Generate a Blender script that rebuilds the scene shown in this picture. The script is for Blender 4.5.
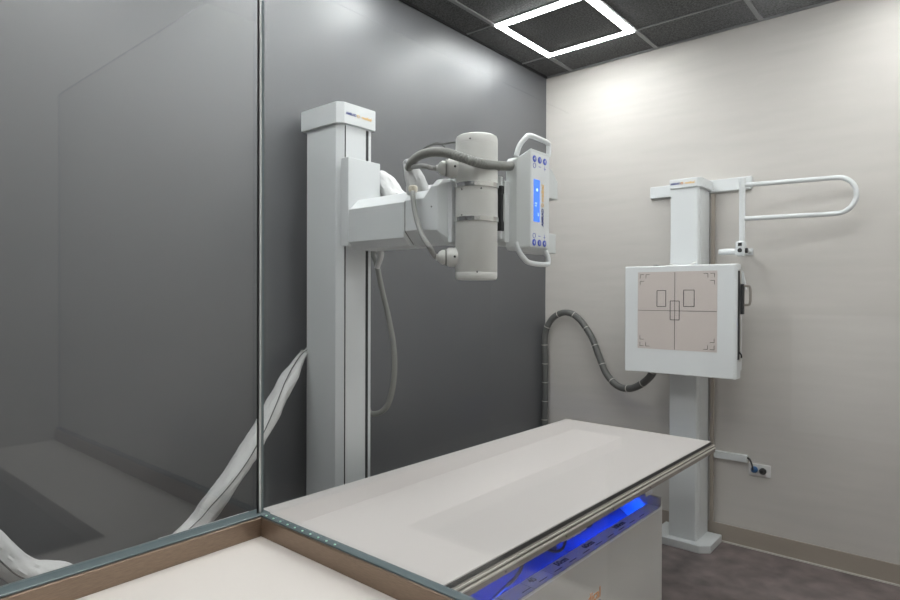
import bpy, bmesh, math, random
from mathutils import Vector, Matrix
random.seed(7)
PI = math.pi
for o in list(bpy.data.objects): bpy.data.objects.remove(o)
SC = bpy.context.scene
COL = SC.collection

# ------------------------------------------------------------------ camera
CAM = Vector((2.299, -3.794, 1.46))
yaw, pit, rol = math.radians(40.25), math.radians(-.353), math.radians(.19)
F = Vector((-math.sin(yaw)*math.cos(pit), math.cos(yaw)*math.cos(pit), math.sin(pit)))
R0 = Vector((math.cos(yaw), math.sin(yaw), 0)); U0 = R0.cross(F)
R = R0*math.cos(rol)+U0*math.sin(rol); U = R.cross(F)
cd = bpy.data.cameras.new('camera'); cd.lens = 24; cd.sensor_width = 36; cd.clip_start = .02; cd.clip_end = 60
cam = bpy.data.objects.new('camera', cd); COL.objects.link(cam)
cam.matrix_world = Matrix(((R.x, U.x, -F.x, CAM.x), (R.y, U.y, -F.y, CAM.y), (R.z, U.z, -F.z, CAM.z), (0, 0, 0, 1)))
SC.camera = cam

# ------------------------------------------------------------------ world, exposure, lamp powers
w = bpy.data.worlds.new('world'); SC.world = w; w.use_nodes = True
w.node_tree.nodes['Background'].inputs[0].default_value = (.9, .95, 1, 1)
w.node_tree.nodes['Background'].inputs[1].default_value = .05
SC.view_settings.view_transform = 'Standard'; SC.view_settings.look = 'None'
SC.view_settings.gamma = 1; SC.view_settings.use_curve_mapping = False
SC.view_settings.exposure = 1.42
LED_POWER = 21.5      # radiance of the ceiling ring lamps
BLUE_POWER = 36.0      # radiance of the blue strip under the table

# ------------------------------------------------------------------ helpers
def P(px, py, ax, v):
    """a world point: where the sight line through a photo pixel meets a plane of the room"""
    d = F+R*((px-450)/600)+U*((300-py)/600); i = 'xyz'.index(ax)
    return CAM+d*((v-CAM[i])/d[i])
SHIFT = {}
def tag(o, label=None, cat=None, group=None, kind=None):
    if label: o['label'] = label
    if cat: o['category'] = cat
    if group: o['group'] = group
    if kind: o['kind'] = kind
    return o
def thing(name, label, cat, loc=(0, 0, 0), group=None, rotz=0, local=False):
    o = bpy.data.objects.new(name, None); COL.objects.link(o); o.location = loc; o.rotation_euler = (0, 0, rotz)
    o.empty_display_size = .1
    SHIFT[o.name] = Vector((0, 0, 0)) if local else Vector(loc)
    return tag(o, label, cat, group)
def O(name, bm, mats, parent=None, smooth=False, bevel=0, seg=2, label=None):
    bmesh.ops.recalc_face_normals(bm, faces=bm.faces)
    if parent is not None and SHIFT[parent.name].length: bmesh.ops.translate(bm, verts=bm.verts, vec=-SHIFT[parent.name])
    me = bpy.data.meshes.new(name); bm.to_mesh(me); bm.free()
    for m in (mats if isinstance(mats, (list, tuple)) else [mats]): me.materials.append(m)
    o = bpy.data.objects.new(name, me); COL.objects.link(o)
    if parent is not None: o.parent = parent; SHIFT[o.name] = SHIFT[parent.name]
    else: SHIFT[o.name] = Vector((0, 0, 0))
    if smooth:
        for p in me.polygons: p.use_smooth = True
        try: me.set_sharp_from_angle(angle=math.radians(38))
        except Exception: pass
    if bevel:
        b = o.modifiers.new('bevel', 'BEVEL'); b.width = bevel; b.segments = seg; b.limit_method = 'ANGLE'; b.angle_limit = math.radians(30); b.harden_normals = False
    if label: o['label'] = label
    return o
def new(): return bmesh.new()
def box(bm, x0, x1, y0, y1, z0, z1, mi=0):
    vs = [bm.verts.new((x, y, z)) for x in (x0, x1) for y in (y0, y1) for z in (z0, z1)]
    for f in ((0, 1, 3, 2), (4, 6, 7, 5), (0, 4, 5, 1), (2, 3, 7, 6), (0, 2, 6, 4), (1, 5, 7, 3)):
        bm.faces.new([vs[i] for i in f]).material_index = mi
    return vs
def boxm(*a):
    bm = new(); box(bm, *a); return bm
def prism(bm, poly, ax, a0, a1, mi=0):
    def v(p, a):
        return {'x': (a, p[0], p[1]), 'y': (p[0], a, p[1]), 'z': (p[0], p[1], a)}[ax]
    A = [bm.verts.new(v(p, a0)) for p in poly]; B = [bm.verts.new(v(p, a1)) for p in poly]
    n = len(poly)
    bm.faces.new(A).material_index = mi; bm.faces.new(B[::-1]).material_index = mi
    for i in range(n): bm.faces.new((A[i], A[(i+1) % n], B[(i+1) % n], B[i])).material_index = mi
def loft(bm, rings, cap=True):
    L = [[bm.verts.new(p) for p in r] for r in rings]; n = len(L[0])
    for a, b in zip(L, L[1:]):
        for i in range(n): bm.faces.new((a[i], a[(i+1) % n], b[(i+1) % n], b[i]))
    if cap: bm.faces.new(L[0][::-1]); bm.faces.new(L[-1])
def spline(pts, step):
    pts = [Vector(p) for p in pts]; q = [2*pts[0]-pts[1]]+pts+[2*pts[-1]-pts[-2]]; out = []
    for i in range(1, len(q)-2):
        n = max(2, int((q[i+1]-q[i]).length/step))
        for k in range(n):
            t = k/n; a, b, c, d = q[i-1:i+3]
            out.append(.5*((2*b)+(c-a)*t+(2*a-5*b+4*c-d)*t*t+(3*b-a-3*c+d)*t**3))
    out.append(pts[-1]); return out
def sweep(bm, pts, rad, n=12, closed=False, prof=None):
    """rad: number or function(i, arc, angle) -> radius"""
    N = len(pts); T = []
    for i in range(N):
        a = pts[(i-1) % N] if (closed or i) else pts[0]; b = pts[(i+1) % N] if (closed or i < N-1) else pts[-1]
        T.append((b-a).normalized())
    up = Vector((0, 0, 1)) if abs(T[0].z) < .9 else Vector((0, 1, 0))
    nrm = (up-T[0]*up.dot(T[0])).normalized(); arc = 0; rings = []
    for i in range(N):
        if i: arc += (pts[i]-pts[i-1]).length
        nrm = (nrm-T[i]*nrm.dot(T[i])).normalized(); bn = T[i].cross(nrm); ring = []
        for k in range(n):
            th = 2*PI*k/n; r = rad(i, arc, th) if callable(rad) else rad
            ring.append(pts[i]+(nrm*math.cos(th)+bn*math.sin(th))*r)
        rings.append(ring)
    if closed: rings.append(rings[0])
    loft(bm, rings, cap=not closed)
def tube(pts, r, n=12, step=.01, smooth=True):
    bm = new(); sweep(bm, spline(pts, step) if smooth else [Vector(p) for p in pts], r, n); return bm
def lathe(bm, prof, base, axis, n=32):
    """prof: list (r, h) along axis from base"""
    a = Vector(axis).normalized(); u = a.orthogonal().normalized(); v = a.cross(u); base = Vector(base)
    loft(bm, [[base+a*h+(u*math.cos(2*PI*k/n)+v*math.sin(2*PI*k/n))*max(r, 1e-4) for k in range(n)] for r, h in prof])
def lathem(*a, **k):
    bm = new(); lathe(bm, *a, **k); return bm
def text(name, s, size, loc, X, Y, mat, parent, depth=.0006, space=1.0, bold=0):
    """lettering as real thin relief; X, Y = reading and upward directions; loc = middle of the word"""
    c = bpy.data.curves.new(name, 'FONT'); c.body = s; c.size = size; c.extrude = depth; c.align_x = 'CENTER'; c.align_y = 'CENTER'
    c.space_character = space; c.offset = bold; c.resolution_u = 2
    t = bpy.data.objects.new('tmp', c); COL.objects.link(t)
    bpy.context.view_layer.update()
    me = bpy.data.meshes.new_from_object(t.evaluated_get(bpy.context.evaluated_depsgraph_get()))
    bpy.data.objects.remove(t)
    X = Vector(X).normalized(); Y = Vector(Y).normalized(); Z = X.cross(Y)
    M = Matrix(((X.x, Y.x, Z.x, loc[0]), (X.y, Y.y, Z.y, loc[1]), (X.z, Y.z, Z.z, loc[2]), (0, 0, 0, 1)))
    bm = new(); bm.from_mesh(me); bmesh.ops.transform(bm, matrix=M, verts=bm.verts)
    return O(name, bm, mat, parent)

# ------------------------------------------------------------------ materials
def mat(name, col, rough=.5, metal=0, spec=.5, noise=None, bump=None, emit=None, coat=0):
    """noise=(scale, amount, stretch xyz) varies the colour; bump=(scale, strength, distance)"""
    m = bpy.data.materials.new(name); m.use_nodes = True; nt = m.node_tree; b = nt.nodes['Principled BSDF']
    b.inputs['Base Color'].default_value = (*col, 1); b.inputs['Roughness'].default_value = rough
    b.inputs['Metallic'].default_value = metal; b.inputs['Specular IOR Level'].default_value = spec
    b.inputs['Coat Weight'].default_value = coat
    tc = nt.nodes.new('ShaderNodeTexCoord')
    if noise:
        mp = nt.nodes.new('ShaderNodeMapping'); mp.inputs['Scale'].default_value = noise[2] if len(noise) > 2 else (1, 1, 1)
        nt.links.new(tc.outputs['Object'], mp.inputs[0])
        n = nt.nodes.new('ShaderNodeTexNoise'); n.inputs['Scale'].default_value = noise[0]; n.inputs['Detail'].default_value = 5
        nt.links.new(mp.outputs[0], n.inputs['Vector'])
        r = nt.nodes.new('ShaderNodeValToRGB'); a = noise[1]
        r.color_ramp.elements[0].position = .3; r.color_ramp.elements[1].position = .7
        r.color_ramp.elements[0].color = (*[c*(1-a) for c in col], 1); r.color_ramp.elements[1].color = (*[min(1, c*(1+a)) for c in col], 1)
        nt.links.new(n.outputs[0], r.inputs[0]); nt.links.new(r.outputs[0], b.inputs['Base Color'])
    if bump:
        n = nt.nodes.new('ShaderNodeTexNoise'); n.inputs['Scale'].default_value = bump[0]; n.inputs['Detail'].default_value = 4
        nt.links.new(tc.outputs['Object'], n.inputs['Vector'])
        bp = nt.nodes.new('ShaderNodeBump'); bp.inputs['Strength'].default_value = bump[1]; bp.inputs['Distance'].default_value = bump[2]
        nt.links.new(n.outputs[0], bp.inputs['Height']); nt.links.new(bp.outputs[0], b.inputs['Normal'])
    if emit:
        b.inputs['Emission Color'].default_value = (*emit[0], 1); b.inputs['Emission Strength'].default_value = emit[1]
    return m
M = {}
M['grey_wall'] = mat('grey_wall', (.104, .106, .112), .42, spec=.8, noise=(3, .03), bump=(160, .04, .001))
M['light_wall'] = mat('light_wall', (.56, .53, .50), .55, noise=(2.2, .035, (1, 1, 9)), bump=(120, .05, .001))
M['white_wall'] = mat('white_wall', (.62, .60, .57), .6)
M['floor'] = mat('floor', (.17, .138, .134), .45, noise=(9, .38), bump=(40, .05, .001))
M['baseboard'] = mat('baseboard', (.36, .31, .265), .45)
M['pale_trim'] = mat('pale_trim', (.6, .57, .53), .4)
M['tile'] = mat('tile', (.085, .085, .086), .9, noise=(110, .8), bump=(150, 1, .005))
M['tbar'] = mat('tbar', (.22, .22, .225), .45)
M['white'] = mat('white_paint', (.68, .70, .71), .34, noise=(2, .01), coat=.1)
M['warm_white'] = mat('warm_white_paint', (.66, .655, .63), .36)
M['console'] = mat('console_plastic', (.60, .62, .62), .4)
M['dark'] = mat('dark_gap', (.012, .012, .013), .6)
M['black'] = mat('black_rubber', (.015, .015, .016), .45)
M['chrome'] = mat('chrome', (.8, .8, .79), .12, 1)
M['steel'] = mat('brushed_steel', (.62, .61, .59), .3, 1, noise=(30, .06))
M['sill'] = mat('brown_brushed_metal', (.30, .225, .17), .36, .75, noise=(60, .12, (1, 1, 12)))
M['rail'] = mat('taupe_anodised_rail', (.30, .27, .24), .5, .4)
M['rail_light'] = mat('rail_edge', (.66, .63, .58), .5, .25)
M['laminate'] = mat('table_laminate', (.56, .525, .51), .5, noise=(1.6, .02, (1, .4, 1)))
M['counter'] = mat('counter_laminate', (.80, .745, .70), .4, noise=(3, .015))
M['hose'] = mat('grey_corrugated_hose', (.24, .24, .225), .55)
M['hose_dark'] = mat('dark_grey_hose', (.11, .11, .105), .5)
M['cable'] = mat('grey_cable', (.30, .30, .29), .5)
M['sleeve'] = mat('white_sleeve', (.58, .58, .58), .62, bump=(22, .35, .010))
M['pad'] = mat('receptor_panel', (.56, .50, .47), .5, noise=(200, .03))
M['line'] = mat('marking_line', (.05, .05, .05), .5)
M['navy'] = mat('navy_print', (.02, .04, .22), .4)
M['orange'] = mat('orange_print', (.78, .27, .01), .4)
M['soft_orange'] = mat('soft_orange_print', (.80, .50, .16), .4)
M['blue_key'] = mat('blue_key', (.06, .10, .52), .3)
M['screen'] = mat('lit_blue_screen', (.02, .1, .5), .2, emit=((.025, .085, .44), 1))
M['screen_ink'] = mat('lit_screen_figures', (.4, .6, .9), .3, emit=((.25, .33, .5), 1))
M['led'] = mat('lamp_diffuser', (.9, .9, .9), .4, emit=((.985, 1, 1), LED_POWER))
M['blue_led'] = mat('blue_led_strip', (.1, .2, .9), .4, emit=((.0, .065, 1), BLUE_POWER))
M['tray'] = mat('painted_tray', (.07, .09, .15), .4)
M['whiteledge'] = mat('label_strip', (.92, .92, .93), .35)
M['whiteledge'].node_tree.nodes['Principled BSDF'].inputs['Transmission Weight'].default_value = .14
M['blue_plug'] = mat('blue_plug', (.02, .10, .26), .4)
M['plate'] = mat('outlet_plate', (.74, .73, .72), .35)
M['cream'] = mat('cream_plastic', (.75, .70, .58), .4)
M['teal'] = mat('glass_edge_teal', (.13, .17, .18), .22, spec=.7)
M['bead'] = mat('polished_joint_bead', (.75, .77, .77), .18, .6)
M['glint'] = mat('pale_green_glint', (.55, .85, .72), .2)  # pale green stands in for lamp reflections in the glass
M['mat_dark'] = mat('dark_mat', (.02, .02, .021), .8)
M['board'] = mat('reflection_board', (.36, .39, .40), .4)

g = bpy.data.materials.new('clear_lead_glass'); g.use_nodes = True; nt = g.node_tree; nt.nodes.clear()
out = nt.nodes.new('ShaderNodeOutputMaterial'); mix = nt.nodes.new('ShaderNodeMixShader'); tr = nt.nodes.new('ShaderNodeBsdfTransparent'); gl = nt.nodes.new('ShaderNodeBsdfGlossy')
tr.inputs[0].default_value = (.965, .975, .968, 1); gl.inputs['Roughness'].default_value = 0
ge = nt.nodes.new('ShaderNodeNewGeometry'); ma = nt.nodes.new('ShaderNodeMath'); ma.operation = 'MULTIPLY_ADD'
ma.inputs[1].default_value = -(1.6-1/1.6); ma.inputs[2].default_value = 1.6
fr = nt.nodes.new('ShaderNodeFresnel')
nt.links.new(ge.outputs['Backfacing'], ma.inputs[0]); nt.links.new(ma.outputs[0], fr.inputs['IOR']); nt.links.new(fr.outputs[0], mix.inputs[0])
nt.links.new(tr.outputs[0], mix.inputs[1]); nt.links.new(gl.outputs[0], mix.inputs[2]); nt.links.new(mix.outputs[0], out.inputs[0])
M['glass'] = g

# ------------------------------------------------------------------ room shell
H = 3.05
def struct(name, bm, m, parent=None, **k):
    o = O(name, bm, m, parent, **k); o['kind'] = 'structure'; return o
struct('floor', boxm(-.1, 3.3, -5.6, .1, -.1, 0), M['floor'])
ceil = struct('ceiling', boxm(-.1, 3.3, -5.6, .1, H+.006, H+.1), M['tile'])
bm = new(); gp = .607
x = .212
while x < 3.2:
    box(bm, x-.012, x+.012, -5.5, 0, H-.002, H+.007); x += gp
y = -.335
while y > -5.5:
    box(bm, 0, 3.2, y-.005, y+.005, H-.0, H+.007); y -= gp
struct('ceiling_grid', bm, M['tbar'], ceil)
struct('wall_left', boxm(-.1, 0, -5.6, .1, 0, H+.05), M['grey_wall'])
struct('wall_back', boxm(0, 3.2, 0, .1, 0, H+.05), M['light_wall'])
struct('wall_right', boxm(3.2, 3.3, -5.6, .1, 0, H+.05), M['white_wall'])
struct('wall_rear', boxm(0, 3.2, -5.6, -5.5, 0, H+.05), M['grey_wall'])
struct('wall_booth_right', boxm(2.42, 2.50, -4.9, -3.01, 0, H+.006), M['white_wall'])
def baseb(name, x0, x1, y0, y1, cx0, cx1, cy0, cy1):
    b = struct(name, boxm(x0, x1, y0, y1, .0, .106), M['baseboard'], bevel=.002)
    struct('foot_strip', boxm(cx0, cx1, cy0, cy1, .0, .008), M['pale_trim'], b)  # pale strip along the foot of the baseboard
baseb('baseboard_back', 0, 3.2, -.009, 0, 0, 3.2, -.016, -.009)
baseb('baseboard_left', 0, .009, -5.5, -.016, .009, .016, -5.5, -.016)
# ceiling edge angle along both walls
struct('trim_1', boxm(0, .014, -5.5, 0, H-.004, H+.006), M['dark'])
struct('trim_2', boxm(0.014, 3.2, -.014, 0, H-.004, H+.006), M['tbar'])

# ------------------------------------------------------------------ ceiling ring lamps
def ring_lamp(x0, y0, label):
    t = thing('ceiling_light', label, 'ceiling light', (x0+.3035, y0+.3035, H), 'square ring lights in the ceiling')
    a, b, c = .2975, .252, .2975
    cx, cy = x0+.3035, y0+.3035
    def frame(o, i, z0, z1):
        bm = new()
        box(bm, cx-o, cx+o, cy-o, cy-i, z0, z1); box(bm, cx-o, cx+o, cy+i, cy+o, z0, z1)
        box(bm, cx-o, cx-i, cy-i, cy+i, z0, z1); box(bm, cx+i, cx+o, cy-i, cy+i, z0, z1)
        return bm
    O('lamp_diffuser', frame(.296, .260, H-.008, H+.004), M['led'], t)
    O('lamp_frame', frame(.2555, .252, H-.006, H+.004), M['tbar'], t)
    O('centre_panel', boxm(cx-.252, cx+.252, cy-.252, cy+.252, H, H+.004), M['tile'], t, label='charcoal tile inside the lit ring')
    return t
ring_lamp(.212, -.942, 'square LED ring light glowing white in the dark ceiling near the corner')
ring_lamp(2.033, -.942, 'square LED ring light in the ceiling above the right end of the pale wall')
ring_lamp(.212, -2.156, 'square LED ring light in the ceiling above the tall x-ray column and grey wall')
ring_lamp(.212, -3.37, 'square LED ring light in the ceiling between the left glass pane and grey wall')
ring_lamp(1.426, -2.156, 'added fill ring light out of view in the ceiling above the table')  # unseen ring added as fill for the lower pale wall and stand
ring_lamp(2.033, -3.37, 'square LED ring light in the ceiling over the right glass pane')
ring_lamp(1.426, -5.191, 'square LED ring light in the ceiling behind the operator ledge')

# ------------------------------------------------------------------ operator screen: knee walls, sill, glass
XL, YR, ZS = 1.201, -3.10, 1.0
struct('wall_booth_left', boxm(XL-.09, XL-.012, -4.4, YR+.09, 0, .955), M['white_wall'])
struct('wall_booth_front', boxm(XL-.012, 2.42, YR+.012, YR+.09, 0, .955), M['white_wall'])
sl = struct('trim_3', boxm(XL-.055, XL, -4.4, YR+.028, .950, ZS), M['sill'], bevel=.0018)
sr = struct('trim_4', boxm(XL, 2.42, YR, YR+.024, .950, ZS), M['sill'], bevel=.0018)
struct('outer_lip', boxm(XL-.09, XL-.0555, -3.27, YR+.026, .9555, .986), M['white'], sl)
GT = 2.15
def pane(name, x0, x1, y0, y1, big, par):
    bm = new(); box(bm, x0, x1, y0, y1, ZS+.0015, GT)
    bm.normal_update()
    for f in bm.faces: f.material_index = 0 if abs(f.normal[big]) > .9 else 1
    return struct(name, bm, [M['glass'], M['teal']], par)
wl = struct('window_1', boxm(XL-.044, XL-.006, -4.4, YR+.026, ZS, ZS+.004), M['teal'], bevel=.0015)
pane('glass_pane', XL-.028, XL-.021, -4.4, YR+.0105, 0, wl)
wr = struct('window_2', boxm(XL-.006, 2.42, YR+.003, YR+.022, ZS, ZS+.004), M['teal'], bevel=.0015)
pane('glass_pane', XL-.019, 2.42, YR+.011, YR+.018, 1, wr)
struct('trim_5', boxm(XL-.0209, XL-.0160, YR+.0062, YR+.0109, ZS+.004, GT), M['bead'], bevel=.0015)
struct('trim_6', boxm(XL-.0209, XL-.0185, YR+.0030, YR+.0061, ZS+.004, GT), M['dark'])
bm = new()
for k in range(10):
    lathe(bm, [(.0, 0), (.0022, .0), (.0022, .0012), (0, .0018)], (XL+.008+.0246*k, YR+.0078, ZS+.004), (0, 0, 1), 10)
struct('sill_glint', bm, M['glint'], wr)  # row of lamp glints between the glass layers, shaped as small discs
bm = new(); prism(bm, [(XL, -4.4), (XL+.19, -4.4), (XL+.19, YR-.21), (2.42, YR-.21), (2.42, YR), (XL, YR)], 'z', .925, .9625)
ct = O('countertop', bm, M['counter'], bevel=.001)
tag(ct, 'cream laminate ledge in the foreground inside the brown metal sill', 'countertop')
bm = new(); prism(bm, [(XL+.002, -4.39), (XL+.14, -4.39), (XL+.14, YR-.17), (2.41, YR-.17), (2.41, YR-.15), (XL+.12, YR-.15), (XL+.12, -4.37), (XL+.002, -4.37)], 'z', 0, .925)
O('support_panel', bm, M['white_wall'], ct)

# ------------------------------------------------------------------ examination table (local frame, 1 degree off the wall)
ang = -math.atan(.018)
T = thing('examination_table', 'long cream topped radiography table with taupe metal side rails and blue lit base', 'examination table', (1.355, -.645, 0), rotz=ang, local=True)
W, L, ZT = .825, 2.22, .735
top = O('tabletop', boxm(-W, 0, -L, 0, ZT-.013, ZT), M['laminate'], T, bevel=.002)
O('top_edging', boxm(-W+.002, .003, -L-.002, .003, ZT-.016, ZT-.003), M['black'], top, label='black edging under the cream top')
def rail(x, s):
    pf = [(x, ZT-.017), (x+s*.008, ZT-.017), (x+s*.010, ZT-.0195), (x+s*.010, ZT-.023), (x+s*.005, ZT-.026), (x+s*.005, ZT-.030), (x+s*.016, ZT-.032), (x+s*.016, ZT-.053), (x+s*.012, ZT-.055), (x-s*.02, ZT-.055), (x-s*.02, ZT-.017)]
    bm = new(); prism(bm, pf, 'y', -L+.0, .02)
    r = O('side_rail', bm, M['rail'], T)
    bm = new(); box(bm, x+s*.0, x+s*.0125, -L, .0205, ZT-.0240, ZT-.019); box(bm, x+s*.005, x+s*.0175, -L, .0205, ZT-.0360, ZT-.031)
    O('rail_lip', bm, M['rail_light'], r, label='bright edges of the side rail')
    for k in range(7):
        O('rail_screw', lathem([(.003, 0), (.003, .0012)], (x+s*.016, -.12-k*.33, ZT-.044), (s, 0, 0), 10), M['dark'], r)
rail(.0, 1); rail(-W, -1)
O('end_rail', boxm(-W+.02, -.02, -.02, .012, ZT-.06, ZT-.018), M['rail'], T, bevel=.002)
O('end_rail', boxm(-W+.02, -.02, -L, -L+.03, ZT-.06, ZT-.018), M['rail'], T, bevel=.002)
for x in (-.16, -W+.10): O('under_beam', boxm(x-.03, x+.03, -L+.08, -.08, ZT-.075, ZT-.018), M['tray'], T)
# pedestal
PX, Y0, Y1 = -.077, -2.0, -.435
ped = O('pedestal', boxm(PX-.012, PX, Y0, Y1, .0, .494), M['warm_white'], T, bevel=.003)
O('rear_panel', boxm(-W+.08, -W+.092, Y0, Y1, .0, .675), M['warm_white'], ped)  # height raised to keep the blue light off the grey wall
O('end_panel', boxm(-W+.092, PX, Y1-.001, Y1+.012, .0, .542), M['warm_white'], ped, bevel=.003)
O('end_panel', boxm(-W+.092, PX, Y0-.012, Y0+.001, .0, .675), M['warm_white'], ped, bevel=.003)  # near end raised to stop blue light spilling out
led = O('ledge', boxm(PX-.068, PX, Y0, Y1-.002, .492, .500), M['whiteledge'], T, bevel=.001, label='white label strip along the open top of the base')
O('ledge_lip', boxm(PX-.004, PX+.002, Y0, Y1, .4995, .505), M['white'], led)
for s, yy in (('40', -1.425), ('50cm', -1.235), ('60cm', -1.035), ('100cm', -.77)):
    text('ledge_print', s, .034, (PX-.047, yy, .5003), (0, 1, 0), (-1, 0, 0), M['line'], led, depth=.0004, bold=.0012)
y = -1.52
while y < Y1-.1:
    O('ledge_mark', boxm(PX-.024, PX-.021, y, y+.05, .5, .5006), M['line'], led); y += .1
for y in (-1.6, -1.47, -1.34): O('ledge_mark', boxm(PX-.064, PX-.008, y, y+.0012, .5, .5005), M['hose'], led)
# inside of the base
O('inner_tray', boxm(-W+.092, PX-.012, Y0, Y1-.001, .40, .41), M['tray'], T)
bm = new(); prism(bm, [(-.30, .41), (-.145, .455), (-.145, .462), (-.30, .56)], 'y', -.98, -.58)
O('drive_cover', bm, M['tray'], T, bevel=.003)
O('lift_column', boxm(-.56, -.36, -1.5, -1.2, .0, ZT-.062), M['tray'], T, bevel=.004)
O('cross_beam', boxm(-W+.1, -.10, -.60, -.53, .60, ZT-.062), M['tray'], T, bevel=.003)
O('cross_beam', boxm(-W+.1, -.10, -1.62, -1.55, .60, ZT-.062), M['tray'], T, bevel=.003)
O('long_beam', boxm(-.26, -.215, -1.95, -.50, .545, .60), M['tray'], T, bevel=.002)
O('end_bracket', boxm(-.16, -.11, -.53, -.45, .56, ZT-.062), M['white'], T, bevel=.003)
O('blue_light_strip', boxm(PX-.020, PX-.013, -1.95, -.50, .455, .475), M['blue_led'], T, label='glowing blue LED strip')
O('latch_bar', tube([(-.16, -1.20, .56), (-.15, -1.17, .553), (-.15, -1.02, .553), (-.16, -.99, .56)], .007, 8), M['rail_light'], T, label='bright metal latch bar')
O('wiring', tube([(-.20, -1.34, .60), (-.14, -1.29, .555), (-.13, -1.22, .54), (-.16, -1.12, .56), (-.14, -1.05, .57), (-.13, -1.0, .565), (-.17, -.93, .60)], .005, 8), M['black'], T)
O('wiring', tube([(-.18, -1.47, .66), (-.14, -1.46, .60), (-.14, -1.48, .54), (-.17, -1.54, .49), (-.2, -1.7, .42)], .006, 8), M['black'], T)
text('printed_word', 'medical', .056, (PX+.0006, -1.108, .330), (0, 1, 0), (0, 0, 1), M['orange'], ped, depth=.0006, bold=.0003)
text('printed_word', 'AMRAD', .052, (PX+.0006, -1.105, .283), (0, 1, 0), (0, 0, 1), M['navy'], ped, depth=.0006, bold=.0003)

# ------------------------------------------------------------------ X-ray tube column with arm
A = thing('xray_tube_column', 'tall white floor column carrying the arm, upright tube cylinder and blue screen console beside the grey wall', 'x-ray machine', (.17, -2.065, 0))
CY0, CY1 = -2.158, -1.975
bm = new(); prism(bm, [(.073, CY0), (.274, CY0), (.3, CY0+.024), (.3, CY1-.006), (.294, CY1), (.073, CY1)], 'z', .02, 2.2)
colm = O('column', bm, M['white'], A, bevel=.0015)
bm = new(); box(bm, .2995, .3006, -2.131, -2.1245, .02, 2.19); box(bm, .2995, .3006, -2.011, -1.996, .02, 2.19)
O('guide_slot', bm, M['dark'], colm, label='dark guide slots down the front')
O('rear_channel', boxm(.055, .073, -2.13, -2.0, .02, 1.66), M['steel'], colm)
bm = new(); prism(bm, [(.048, -2.172), (.292, -2.172), (.315, -2.145), (.315, -1.967), (.048, -1.967)], 'z', 2.193, 2.282)
cap = O('column_cap', bm, M['white'], A, bevel=.0025)
text('logo_word', 'AMRAD', .0165, (.3156, -2.108, 2.236), (0, 1, 0), (0, 0, 1), M['navy'], cap, bold=.0006, depth=.0004)
text('logo_word', 'medical', .0185, (.3156, -2.020, 2.236), (0, 1, 0), (0, 0, 1), M['soft_orange'], cap, bold=.0006, depth=.0004)
def logo_ring(c, n, r, m, par):
    n = Vector(n); u = n.orthogonal().normalized(); v = n.cross(u)
    bm = new(); sweep(bm, [Vector(c)+(u*math.cos(2*PI*k/20)+v*math.sin(2*PI*k/20))*r for k in range(20)], r*.28, 6, closed=True)
    return O('logo_ring', bm, m, par)
logo_ring((.3152, -2.068, 2.236), (1, 0, 0), .006, M['soft_orange'], cap)
O('base_plate', boxm(.02, .34, -2.24, -1.89, 0, .02), M['steel'], A, bevel=.003)
# carriage
bm = new(); prism(bm, [(.15, -2.178), (.374, -2.178), (.38, -2.172), (.38, -2.006), (.374, -1.998), (.3007, -1.998), (.3007, -1.9751), (.15, -1.9745), (.15, -2.1585), (.2, -2.1585), (.3, -2.1585), (.3, -2.16)], 'z', 1.668, 2.034)
bm.free()
bm = new(); box(bm, .334, .38, -2.178, -1.999, 1.668, 2.034)
car = O('carriage', bm, M['white'], A, bevel=.003)
O('carriage_mount', boxm(.3012, .334, -2.15, -2.003, 1.68, 2.02), M['white'], car)
bm = new()
for z in (1.90, 1.945, 1.96): lathe(bm, [(.003, 0), (.003, .001)], (.35, -2.178, z), (0, -1, 0), 10)
O('carriage_screw', bm, M['steel'], car)
# arm
def sec(x, y0, y1, z0, z1, c, ct):
    return [(x, y0, z0+c), (x, y0, z1-ct), (x, y0+ct*1.1, z1), (x, y1-ct*1.1, z1), (x, y1, z1-ct), (x, y1, z0+c), (x, y1-c, z0), (x, y0+c, z0)]
bm = new(); loft(bm, [sec(.3805, -2.176, -2.0, 1.652, 1.862, .030, .046), sec(.70, -2.176, -2.0, 1.652, 1.862, .030, .046)])
arm = O('arm', bm, M['white'], A, bevel=.002)
bm = new(); loft(bm, [sec(.700, -2.1735, -2.0025, 1.6575, 1.8535, .048, .036), sec(.7066, -2.1735, -2.0025, 1.6575, 1.8535, .048, .036)])
O('arm_seam', bm, M['hose'], arm)
bm = new(); loft(bm, [sec(.7065, -2.176, -2.0, 1.655, 1.856, .050, .036), sec(.80, -2.176, -2.0, 1.655, 1.856, .050, .036), sec(.838, -2.176, -2.0, 1.650, 1.888, .05, .030), sec(.868, -2.176, -2.0, 1.648, 1.888, .05, .030), sec(.886, -2.135, -2.04, 1.650, 1.888, .02, .012)])
cuff = O('arm_head', bm, M['white'], A, bevel=.002)
bm = new(); lathe(bm, [(.003, 0), (.003, .001)], (.84, -2.176, 1.785), (0, -1, 0), 10)
O('arm_screw', bm, M['dark'], cuff)
bm = new(); box(bm, .8862, .905, -2.140, -2.036, 1.655, 1.876); O('swivel_plate', bm, M['white'], A, bevel=.003)
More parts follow.
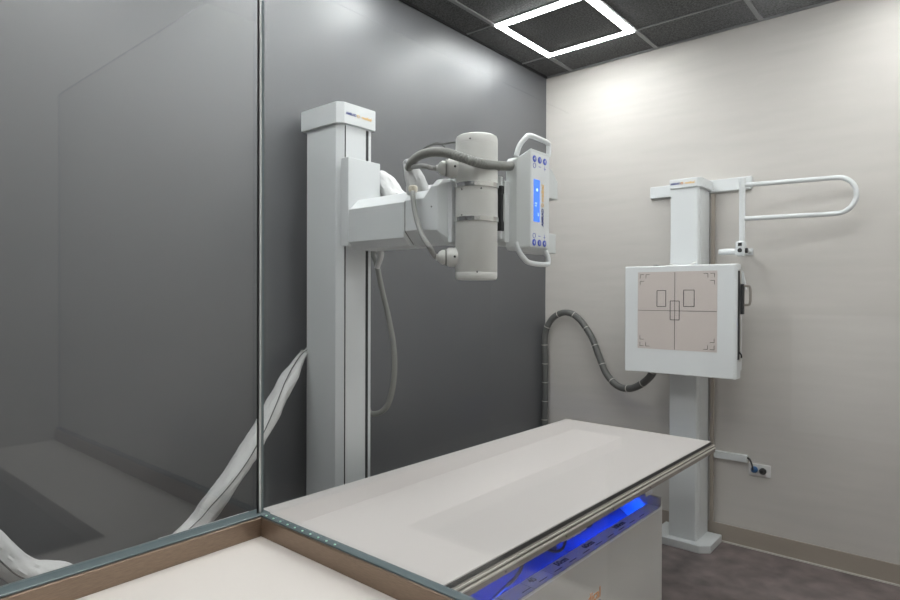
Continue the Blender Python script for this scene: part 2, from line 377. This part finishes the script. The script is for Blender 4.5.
# tube housing
TX, TY, TR = .978, -2.088, .0755
bm = new(); lathe(bm, [(.0, 1.519), (.066, 1.519), (.0725, 1.522), (.0755, 1.530), (.0755, 1.545), (.0748, 1.546), (.0755, 1.547), (.0755, 1.999), (.0747, 2.0), (.0755, 2.001), (.0755, 2.018), (.0725, 2.028), (.066, 2.032), (0, 2.032)], (TX, TY, 0), (0, 0, 1), 56)
tb = O('tube_housing', bm, M['warm_white'], A, smooth=True)
for z in (1.852, 1.732):
    bm = new(); lathe(bm, [(.0757, z-.008), (.080, z-.008), (.080, z+.008), (.0757, z+.008)], (TX, TY, 0), (0, 0, 1), 48)
    O('clamp_band', bm, M['chrome'], tb, smooth=True, label='polished clamp band')
bm = new()
for a, z in ((-70, 2.008), (-50, 1.545), (-95, 1.835), (-95, 1.745), (-40, 1.835)):
    d = Vector((math.cos(math.radians(a)), math.sin(math.radians(a)), 0)); lathe(bm, [(.003, 0), (.003, .0015)], Vector((TX, TY, z))+d*.0750, d, 10)
O('housing_screw', bm, M['dark'], tb)
HD = Vector((-.72, -.69, .0)).normalized()
for z in (1.918, 1.600):
    b = Vector((TX, TY, z))+HD*.045
    h = O('cable_horn', lathem([(.034, 0), (.034, .055), (.032, .058), (.028, .062)], b, HD, 28), M['warm_white'], tb, smooth=True)
    bm = new(); lathe(bm, [(.030, .062), (.031, .064), (.031, .067), (.0285, .068)], b, HD, 28); O_ = O('horn_ring', bm, M['hose'], tb, smooth=True)
    O('horn_nut', lathem([(.026, .068), (.0265, .078), (.02, .088), (.012, .094), (.011, .10)], b, HD, 24), M['warm_white'], tb, smooth=True)
    bm = new(); lathe(bm, [(.0045, 0), (.0045, .0015)], b+HD*.035+HD.cross(Vector((0, 0, 1))).normalized()*-.0335, HD.cross(Vector((0, 0, 1)))*-1, 10)
    O('horn_screw', bm, M['dark'], tb)
# mounting between tube and console
mt = O('port_bracket', boxm(.94, 1.02, -1.998, -1.985, 1.67, 1.90), M['white'], A, bevel=.002)
bm = new(); box(bm, 1.008, 1.022, -1.999, -1.97, 1.70, 1.865); box(bm, 1.008, 1.026, -2.002, -1.968, 1.70, 1.735); box(bm, 1.008, 1.026, -2.002, -1.968, 1.835, 1.865)
O('bracket_insert', bm, M['black'], mt, label='black bracket insert')
# collimator behind console
CYF = -1.952
bm = new(); box(bm, .90, 1.03, -1.985, -1.78, 1.66, 1.885)
col2 = O('collimator', bm, M['console'], A, bevel=.004)
bm = new(); prism(bm, [(-1.80, 1.85), (-1.80, 1.985), (-1.76, 1.985), (-1.70, 1.965), (-1.655, 1.92), (-1.655, 1.85)], 'x', .99, 1.06)
O('collimator_flange', bm, M['console'], col2, bevel=.004)
O('collimator_flange', boxm(.97, 1.06, -1.80, -1.668, 1.632, 1.712), M['console'], col2, bevel=.004)
O('collimator_window', boxm(.90, 1.01, -1.84, -1.70, 1.71, 1.86), M['rail'], col2, bevel=.003)
# console: box with bevelled border
def ring8(x, y0, y1, z0, z1, c): return [(x, y0+c, z0), (x, y1-c, z0), (x, y1, z0+c), (x, y1, z1-c), (x, y1-c, z1), (x, y0+c, z1), (x, y0, z1-c), (x, y0, z0+c)]
y0, y1, z0, z1 = -1.953, -1.796, 1.632, 2.003
bm = new(); loft(bm, [ring8(1.015, y0-.004, y1+.004, z0, z1-.03, .012), ring8(1.062, y0-.004, y1+.004, z0-.002, z1-.028, .012), ring8(1.104, y0+.022, y1, z0+.01, z1, .004)])
con = O('control_console', bm, M['console'], A, bevel=.002)
con_face = O('key_panel', boxm(1.1042, 1.1052, -1.927, -1.80, z0+.022, z1-.012), M['white'], con)
scr = O('display_screen', boxm(1.1054, 1.1062, -1.910, -1.868, 1.737, 1.893), M['screen'], con, label='lit blue display screen')
def upt(name, s, size, y, z, m, bold=0): return text(name, s, size, (1.1064, y, z), (0, 0, 1), (0, -1, 0), m, con, depth=.0003, bold=bold)
upt('screen_figures', '12', .018, -1.895, 1.80, M['screen_ink']); upt('screen_figures', '40', .013, -1.878, 1.765, M['screen_ink'])
bm = new(); lathe(bm, [(.006, 0), (.006, .0006)], (1.1062, -1.888, 1.855), (1, 0, 0), 14); O('screen_symbol', bm, M['screen_ink'], con)
upt('logo_word', 'AMRAD', .019, -1.848, 1.757, M['navy'], .0008); upt('logo_word', 'medical', .021, -1.848, 1.848, M['soft_orange'], .0008)
logo_ring((1.1056, -1.848, 1.803), (1, 0, 0), .006, M['soft_orange'], con)
for zz, zo in ((1.968, 1.943), (1.652+.008, 1.685)):
    for k in range(3):
        yy = -1.905+k*.036
        bm = new(); lathe(bm, [(.0125, 0), (.0125, .0012), (.010, .002)], (1.1052, yy, zz), (1, 0, 0), 20); kb = O('key', bm, M['blue_key'], con, smooth=True, label='round blue key')
        bm = new(); box(bm, 1.107, 1.1076, yy-.0015, yy+.0015, zz-.006, zz+.006)
        if k != 1: box(bm, 1.107, 1.1076, yy-.006, yy+.001, zz-.0015, zz+.0015)
        O('key_mark', bm, M['white'], con)
        bm = new()
        if k == 0: sweep(bm, [Vector((1.1054, yy+.009*math.cos(a*PI/8), zo+.009*math.sin(a*PI/8))) for a in range(16)], .0011, 5, closed=True)
        elif k == 1: box(bm, 1.1052, 1.1057, yy-.008, yy+.008, zo-.001, zo+.001)
        else: box(bm, 1.1052, 1.1057, yy-.001, yy+.001, zo-.009, zo+.009); box(bm, 1.1052, 1.1057, yy-.007, yy+.007, zo-.003, zo-.001)
        O('key_symbol', bm, M['blue_key'], con)
hx = 1.078
O('handle', tube([(hx-.02, -1.955, 1.975), (hx-.012, -1.945, 2.015), (hx, -1.925, 2.044), (hx+.004, -1.905, 2.057), (hx+.004, -1.84, 2.059), (hx+.004, -1.775, 2.055), (hx+.002, -1.762, 2.044), (hx, -1.762, 2.01), (hx-.01, -1.775, 1.985)], .0095, 14), M['white'], con, smooth=True)
O('handle', tube([(hx-.02, -1.955, 1.66), (hx-.012, -1.945, 1.625), (hx, -1.925, 1.598), (hx+.004, -1.905, 1.587), (hx+.004, -1.84, 1.583), (hx+.004, -1.775, 1.585), (hx+.002, -1.762, 1.595), (hx, -1.762, 1.615), (hx-.01, -1.775, 1.645)], .0095, 14), M['white'], con, smooth=True)

# cables of the tube (held by it, so separate things)
def thing1(name, bm, m, label, cat, smooth=True, **k):
    o = O(name, bm, m, None, smooth=smooth, **k); return tag(o, label, cat)
pts = [P(409, 168, 'y', -2.16), P(412, 162, 'y', -2.18), P(420, 155.5, 'y', -2.20), P(433, 152, 'y', -2.215), P(447, 153, 'y', -2.22), P(460, 157, 'y', -2.215), P(475, 162, 'x', 1.045), P(490, 165, 'x', 1.05), P(505, 166, 'x', 1.04), P(512, 166, 'x', 1.035)]
sp = spline(pts, .0022)
bm = new(); sweep(bm, sp, lambda i, a, th: .0155+.0017*math.sin(2*PI*a/.0105+th), 16)
thing1('corrugated_hose', bm, M['hose'], 'grey spiral hose curving across the tube cylinder into the console', 'hose')
tipu = Vector((TX, TY, 1.918))+HD*.142; tipl = Vector((TX, TY, 1.600))+HD*.142
thing1('high_voltage_cable', tube([tipu, tipu+HD*.02, P(424, 166, 'y', -2.23), P(411, 167, 'y', -2.16)], .009, 12), M['cable'], 'short grey cable running from the white sleeve to the upper horn of the tube', 'cable')
c = thing1('high_voltage_cable', tube([P(413, 190, 'y', -2.20), P(413, 197, 'y', -2.215), P(415, 212, 'y', -2.22), P(421, 233, 'y', -2.24), P(430, 248, 'y', -2.25), tipl+HD*.01+Vector((0, 0, .006)), tipl], .0095, 12), M['cable'], 'grey cable hanging in front of the arm down to the lower horn of the tube', 'cable')
O('cable_collar', lathem([(.014, -.012), (.017, -.006), (.017, .008), (.013, .012)], P(413, 189, 'y', -2.20), (0, 0, 1), 18), M['cream'], c, smooth=True, label='cream plastic collar')
thing1('control_wire', tube([P(418, 160, 'y', -2.12), P(424, 149, 'y', -2.12), P(433, 144.5, 'y', -2.12), P(443, 144, 'y', -2.12), P(452, 142.5, 'y', -2.13), P(457, 142, 'y', -2.13)], .0035, 8), M['hose_dark'], 'thin dark wire arching from the sleeve to the top of the tube cylinder', 'wire')
thing1('control_wire', tube([P(424, 150, 'y', -2.06), P(434, 143.5, 'y', -2.06), P(441, 144, 'y', -2.06), P(448, 152, 'y', -2.06), P(452, 172, 'y', -2.09), P(455, 186, 'y', -2.1)], .003, 8), M['hose_dark'], 'thin dark wire looping down behind the upper horn towards the arm head', 'wire')
def sleeve(pts, rf, seedv):
    rnd = random.Random(seedv); ph = [rnd.uniform(0, 6.28) for _ in range(6)]
    sp = spline(pts, .008); bm = new(); Ltot = sum((b-a).length for a, b in zip(sp, sp[1:]))
    def rad(i, a, th):
        t = a/Ltot; r = rf(t)
        return r*(1+.16*math.cos(2*th+1.6*a+ph[0])+.04*math.sin(3*th-3*a/.2+ph[1])+.03*math.sin(5*th+5*a/.13+ph[2])+.025*math.sin(9*th-4*a/.1+ph[4])+.035*math.sin(a/.03+2*th+ph[3])+.03*math.sin(13*th+6*a/.09))
    sweep(bm, sp, rad, 28); return bm, sp
bm, sp = sleeve([P(408, 161, 'y', -2.14), P(410, 166, 'y', -2.14), P(415, 180, 'y', -2.13), P(424, 196, 'y', -2.09), Vector((.80, -1.985, 1.86)), Vector((.72, -1.955, 1.80)), Vector((.60, -1.96, 1.82)), P(398, 199, 'y', -1.95), P(388, 186, 'y', -1.95), P(379, 179, 'y', -1.95), Vector((.36, -1.95, 1.93))],
                lambda t: .018+.02*min(1, t/.12), 3)
sl1 = thing1('cable_sleeve', bm, M['sleeve'], 'white fabric cable sleeve gathered on top of the arm between carriage and tube', 'cable sleeve')
O('sleeve_cuff', lathem([(.018, -.004), (.023, -.004), (.023, .005), (.018, .005)], P(409, 163, 'y', -2.14), (.2, 0, -1), 20), M['white'], sl1, smooth=True)
bm, sp = sleeve([Vector((.50, -1.96, 1.70)), P(379, 246, 'y', -1.95), P(381, 254, 'y', -1.95), P(377, 268, 'y', -1.95)], lambda t: .030-.018*t, 5)
thing1('cable_sleeve', bm, M['sleeve'], 'short crumpled white sleeve end hanging below the arm beside the column', 'cable sleeve')
thing1('hanging_cable', tube([Vector((.47, -1.93, 1.72)), P(375, 250, 'y', -1.93), P(377, 265, 'y', -1.93), P(382, 290, 'y', -1.93), P(389, 320, 'y', -1.93), P(394, 350, 'y', -1.93), P(394, 378, 'y', -1.93), P(389, 402, 'y', -1.93), P(381, 412, 'y', -1.93), P(371, 413.5, 'y', -1.93), Vector((.22, -1.93, .95))], .0125, 12), M['hose'], 'grey hose looping down beside the column in front of the grey wall', 'hose')

# long white zipped sleeve hanging behind the column, dipping below the sill
pp = [Vector((.062, -2.08, 1.262)), P(307, 351, 'x', .066), P(301, 357, 'x', .08), P(293, 371, 'x', .11), P(283, 389, 'x', .16), P(262, 428, 'x', .23), P(237, 470, 'x', .25), P(210, 507, 'x', .25), P(192, 530, 'x', .25), Vector((.3, -2.95, .56)), Vector((.3, -3.08, .565)), P(60, 577, 'x', .3), P(30, 574, 'x', .3), P(4, 557, 'x', .3), P(-25, 530, 'x', .3), P(-60, 480, 'x', .3)]
def rf(t):
    if t < .05: return .013
    return .013+.021*min(1, (t-.05)/.09)
bm, sp = sleeve(pp, rf, 11)
ls = thing1('cable_sleeve', bm, M['sleeve'], 'long white zipped cable sleeve slung from the column down behind the glass sill', 'cable sleeve')
# zip line on the side towards the booth
view = Vector((1, -.35, .45)).normalized(); sp2 = sp[8:]
zp = []
Lt = sum((b-a).length for a, b in zip(sp, sp[1:])); acc = 0
for i in range(8, len(sp)-1, 2):
    t = i/len(sp); tan = (sp[min(i+1, len(sp)-1)]-sp[i-1]).normalized(); nn = (view-tan*view.dot(tan)).normalized(); sd = tan.cross(nn)
    off = .35*math.sin(i*.06)
    zp.append(sp[i]+(nn*math.cos(off)+sd*math.sin(off))*(rf(t)*1.14))
O('zip', tube(zp, .0022, 6, .02), M['hose_dark'], ls, smooth=True, label='dark zip line')
O('tie_knot', lathem([(.012, -.01), (.018, -.006), (.018, .006), (.012, .01)], P(304, 353, 'x', .07), (.2, .5, .86), 18), M['steel'], ls, smooth=True)

# ------------------------------------------------------------------ wall stand with image receptor
S = thing('wall_receptor_stand', 'white floor to wall column holding the square chest receptor panel against the pale wall', 'x-ray receptor stand', (1.075, -.15, 0))
bm = new(); prism(bm, [(.995, -.231), (1.145, -.231), (1.153, -.223), (1.153, -.19), (1.149, -.188), (1.149, -.178), (1.153, -.176), (1.153, -.022), (.995, -.022)], 'z', .045, 2.10)
sc = O('column', bm, M['white'], S, bevel=.0015)
bm = new(); prism(bm, [(.90, -.28), (1.185, -.28), (1.235, -.235), (1.235, -.022), (.90, -.022)], 'z', 0, .045)
O('base_foot', bm, M['white'], S, bevel=.004)
bm = new(); prism(bm, [(.990, -.240), (1.150, -.240), (1.172, -.215), (1.172, -.02), (.990, -.02)], 'z', 2.098, 2.152)
sc2 = O('column_cap', bm, M['white'], S, bevel=.003)
text('logo_word', 'AMRAD', .0165, (1.026, -.2406, 2.125), (1, 0, 0), (0, 0, 1), M['navy'], sc2, bold=.0006, depth=.0004)
text('logo_word', 'medical', .0185, (1.108, -.2406, 2.125), (1, 0, 0), (0, 0, 1), M['soft_orange'], sc2, bold=.0006, depth=.0004)
logo_ring((1.063, -.2402, 2.125), (0, -1, 0), .006, M['orange'], sc2)
O('back_channel', boxm(1.165, 1.185, -.03, -.0165, .11, 2.08), M['baseboard'], S, label='brown channel behind the column')
# receptor housing
bx0, bx1, bz0, bz1, by = .806, 1.418, 1.028, 1.636, -.44
bm = new(); prism(bm, [(bx0, by), (bx1-.012, by), (bx1, by+.012), (bx1, by+.085), (bx0, by+.085)], 'z', bz0, bz1)
rc = O('receptor_housing', bm, M['white'], S, bevel=.005, seg=3)
O('receptor_back', boxm(bx0+.02, bx1-.02, by+.085, -.25, bz0+.03, bz1-.02), M['white'], S, bevel=.005)
O('carriage_bracket', boxm(1.0, 1.15, -.2505, -.2312, 1.15, 1.5), M['steel'], S)
px0, px1, pz0, pz1 = .885, 1.322, 1.165, 1.602
O('receptor_face', boxm(px0, px1, by-.0015, by+.0, pz0, pz1), M['pad'], rc, label='pinkish beige receptor face with alignment lines')
bm = new(); yy0, yy1 = by-.0026, by-.0014
def ln(x0, x1, z0, z1): box(bm, x0, x1, yy0, yy1, z0, z1)
cxm, czm = (px0+px1)/2-.006, (pz0+pz1)/2
ln(px0+.002, px1-.002, czm-.0012, czm+.0012); ln(cxm-.0012, cxm+.0012, pz0+.002, pz1-.002)
def rect(xc, zc, w_, h_, t=.0018):
    ln(xc-w_/2, xc+w_/2, zc-h_/2-t, zc-h_/2+t); ln(xc-w_/2, xc+w_/2, zc+h_/2-t, zc+h_/2+t)
    ln(xc-w_/2-t, xc-w_/2+t, zc-h_/2, zc+h_/2); ln(xc+w_/2-t, xc+w_/2+t, zc-h_/2, zc+h_/2)
rect(cxm, czm+.002, .05, .105); rect(cxm-.075, czm+.068, .05, .09); rect(cxm+.077, czm+.07, .057, .09)
for sx in (-1, 1):
    for sz in (-1, 1):
        ox = px0 if sx < 0 else px1; oz = pz0 if sz < 0 else pz1
        for a, b, l in ((.014, .014, .022), (.014, .052, .022), (.048, .014, .022)):
            X0, Z0 = ox-sx*a, oz-sz*b
            ln(min(X0, X0-sx*l), max(X0, X0-sx*l), Z0-.0013, Z0+.0013); ln(X0-.0013, X0+.0013, min(Z0, Z0-sz*l), max(Z0, Z0-sz*l))
O('alignment_lines', bm, M['line'], rc)
O('side_slot', boxm(bx1-.0005, bx1+.001, by+.022, by+.055, 1.13, 1.60), M['dark'], rc, label='dark cassette slot')
O('side_strip', boxm(bx1-.0005, bx1+.003, by+.055, by+.08, 1.12, 1.61), M['steel'], rc)
hy = -.36
O('pull_handle', tube([(bx1-.002, hy, 1.52), (bx1+.035, hy, 1.52), (bx1+.045, hy, 1.51), (bx1+.047, hy, 1.47), (bx1+.045, hy, 1.43), (bx1+.035, hy, 1.42), (bx1-.002, hy, 1.42)], .0065, 12), M['rail'], rc, smooth=True, label='bent steel pull handle')
O('latch_block', boxm(bx1+.0, bx1+.016, hy-.02, hy+.01, 1.37, 1.53), M['dark'], rc, bevel=.002)
bm = new(); prism(bm, [(bx1-.03, 1.50), (bx1+.02, 1.50), (bx1+.001, 1.60), (bx1-.03, 1.60)], 'y', -.33, -.31); O('side_wedge', bm, M['white'], rc, bevel=.002)
O('release_lever', tube([(bx1+.001, hy-.03, 1.17), (bx1+.012, hy-.03, 1.155), (bx1+.012, hy-.03, 1.14)], .004, 8), M['black'], rc, smooth=True)
O('chin_rest', tube([P(669, 264, 'y', -.40), P(678, 266, 'y', -.42), P(688, 265.5, 'y', -.41), P(696, 262, 'y', -.39)], .004, 8), M['steel'], rc, smooth=True)
bm = new(); box(bm, .95, .975, -.38, -.36, 1.636, 1.645); O('chin_rest_clip', bm, M['hose'], rc)

# wall bar behind the stand
thing1('wall_bar', boxm(.788, 1.385, -.028, 0, 2.088, 2.162), M['white'], 'white horizontal mounting bar on the pale wall behind the top of the receptor stand', 'mounting bar', smooth=False, bevel=.004)
# patient grab bar
GB = thing('patient_grab_bar', 'white looped patient grab bar swung out to the right beside the receptor', 'grab bar', (1.385, -.2, 1.73))
gy = -.2
post = O('post', lathem([(.0, 1.765), (.0155, 1.765), (.0155, 2.105), (.0105, 2.11), (0, 2.11)], (P(742, 249, 'y', gy).x, gy, 0), (0, 0, 1), 20), M['white'], GB, smooth=True)
PXG = P(742, 249, 'y', gy).x
O('post_sleeve', lathem([(.0185, 2.09), (.0185, 2.12), (.014, 2.122), (.001, 2.122)], (PXG, gy, 0), (0, 0, 1), 20), M['white'], GB, smooth=True)
za, zb = P(744, 185, 'y', gy).z-.0, P(740, 219, 'y', gy).z
Xe = 1.835; dy = .075
loop = [Vector((PXG, gy, za)), Vector((PXG+.15, gy+.028, za)), Vector((PXG+.30, gy+.056, za)), Vector((Xe-.04, gy+.075, za))]
zc = (za+zb)/2; rr = (za-zb)/2
for k in range(1, 12):
    a = PI/2-PI*k/12; loop.append(Vector((Xe-.02+rr*.92*math.cos(a), gy+.08, zc+rr*math.sin(a))))
loop += [Vector((Xe-.04, gy+.075, zb)), Vector((PXG+.30, gy+.056, zb)), Vector((PXG+.15, gy+.028, zb)), Vector((PXG-.012, gy-.002, zb))]
O('loop_rail', tube(loop, .0128, 14, .02), M['white'], GB, smooth=True)
zj = P(742, 248, 'y', gy).z
bm = new(); box(bm, PXG-.03, PXG+.018, gy-.026, gy+.026, zj-.046, zj+.038)
jb = O('hinge_block', bm, M['white'], GB, bevel=.01, seg=3)
O('hinge_knob', lathem([(.012, 0), (.012, .004), (.01, .006)], (PXG-.004, gy-.026, zj-.014), (0, -1, 0), 20), M['black'], jb, smooth=True, label='round black knob')
O('hinge_knob', boxm(PXG-.014, PXG+.006, gy-.029, gy-.025, zj+.010, zj+.028), M['black'], jb, label='square black lock button')
O('hinge_cap', lathem([(.014, 0), (.014, .010), (.012, .012)], (PXG+.018, gy, zj-.015), (1, 0, 0), 20), M['black'], jb, smooth=True)
O('grip', lathem([(.0, -.097), (.014, -.097), (.0165, -.093), (.0165, -.078), (.018, -.075), (.018, -.02), (.019, -.012), (.019, 0)], (PXG-.024, gy, zj-.018), (1, 0, 0), 20), M['white'], jb, smooth=True)
O('mount_rod', tube([(PXG-.01, gy+.02, zj-.01), (PXG-.01, -.1, zj-.01), (PXG-.01, -.007, zj-.01)], .012, 12), M['white'], GB, smooth=True)
O('mount_plate', boxm(PXG-.035, PXG+.01, -.006, 0, zj-.03, zj+.01), M['white'], GB, bevel=.002)

# corner hose with cable ties
pix = [(546, 470, -.05), (545, 428, -.05), (544, 395, -.05), (542.5, 360, -.05), (544, 335, -.055), (552, 319, -.06), (565, 312.5, -.07), (578, 318, -.08), (591, 336, -.10), (599, 356, -.12), (606, 373, -.14), (617, 385.5, -.17), (630, 388.5, -.20), (643, 383, -.24), (652, 374, -.28)]
hp = [Vector((.075, -.05, .02)), Vector((.075, -.05, .25))]+[P(a, b, 'y', c) for a, b, c in pix[1:]]+[Vector((.93, -.31, 1.05))]
for q in hp: q.x = max(q.x, .032)
sp = spline(hp, .003)
bm = new(); sweep(bm, sp, lambda i, a, th: .0215+.0009*math.sin(2*PI*a/.011+th), 16)
hz = thing1('corrugated_hose', bm, M['hose_dark'], 'thick dark grey hose looping along the corner and into the back of the receptor', 'hose')
acc = 0; nxt = .15
for i in range(1, len(sp)-4):
    acc += (sp[i]-sp[i-1]).length
    if acc > nxt:
        nxt += .135
        O('cable_tie', lathem([(.0225, -.002), (.0238, -.002), (.0238, .002), (.0225, .002)], sp[i], sp[i+1]-sp[i-1], 20), M['pale_trim'], hz, smooth=True, label='pale cable tie')

# outlet, raceway, plugs
thing1('cable_raceway', boxm(1.186, 1.37, -.024, 0, .498, .540), M['white'], 'short white plastic raceway on the pale wall ending beside the outlet', 'cable raceway', smooth=False, bevel=.002)
OT = thing('power_outlet', 'white wall outlet with two plugs in it, low on the pale wall', 'power outlet', (1.433, 0, .463))
op = O('cover_plate', boxm(1.375, 1.491, -.007, 0, .429, .498), M['plate'], OT, bevel=.002)
for x in (1.413, 1.453): O('socket', lathem([(.017, 0), (.017, .0015), (.015, .002)], (x, -.007, .463), (0, -1, 0), 24), M['white'], op, smooth=True)
def plug(x, z, m, label, w_):
    bm = new(); lathe(bm, [(.0, 0), (.018, 0), (.019, .012), (.013, .022), (.009, .030), (0, .031)], (x, -.0092, z), w_, 20)
    return thing1('power_plug', bm, m, label, 'plug')
bpl = plug(1.408, .465, M['blue_plug'], 'dark blue plug with short black cord in the left socket of the wall outlet', (0, -1, 0))
plug(1.452, .463, M['black'], 'black round plug in the right socket of the low wall outlet', (0, -1, 0))
O('cord', tube([(1.369, -.014, .526), (1.384, -.022, .522), (1.396, -.034, .506), (1.405, -.046, .486), (1.407, -.044, .468)], .0048, 10), M['black'], bpl, smooth=True, label='short black cord')

# board added out of the frame for its faint reflection in the glass
thing1('reflection_board', boxm(1.72, 2.32, -5.5, -5.48, .85, 1.38), M['board'], 'added pale board on the rear wall, faintly reflected in the right glass pane', 'reflection_board', smooth=False, bevel=.004)
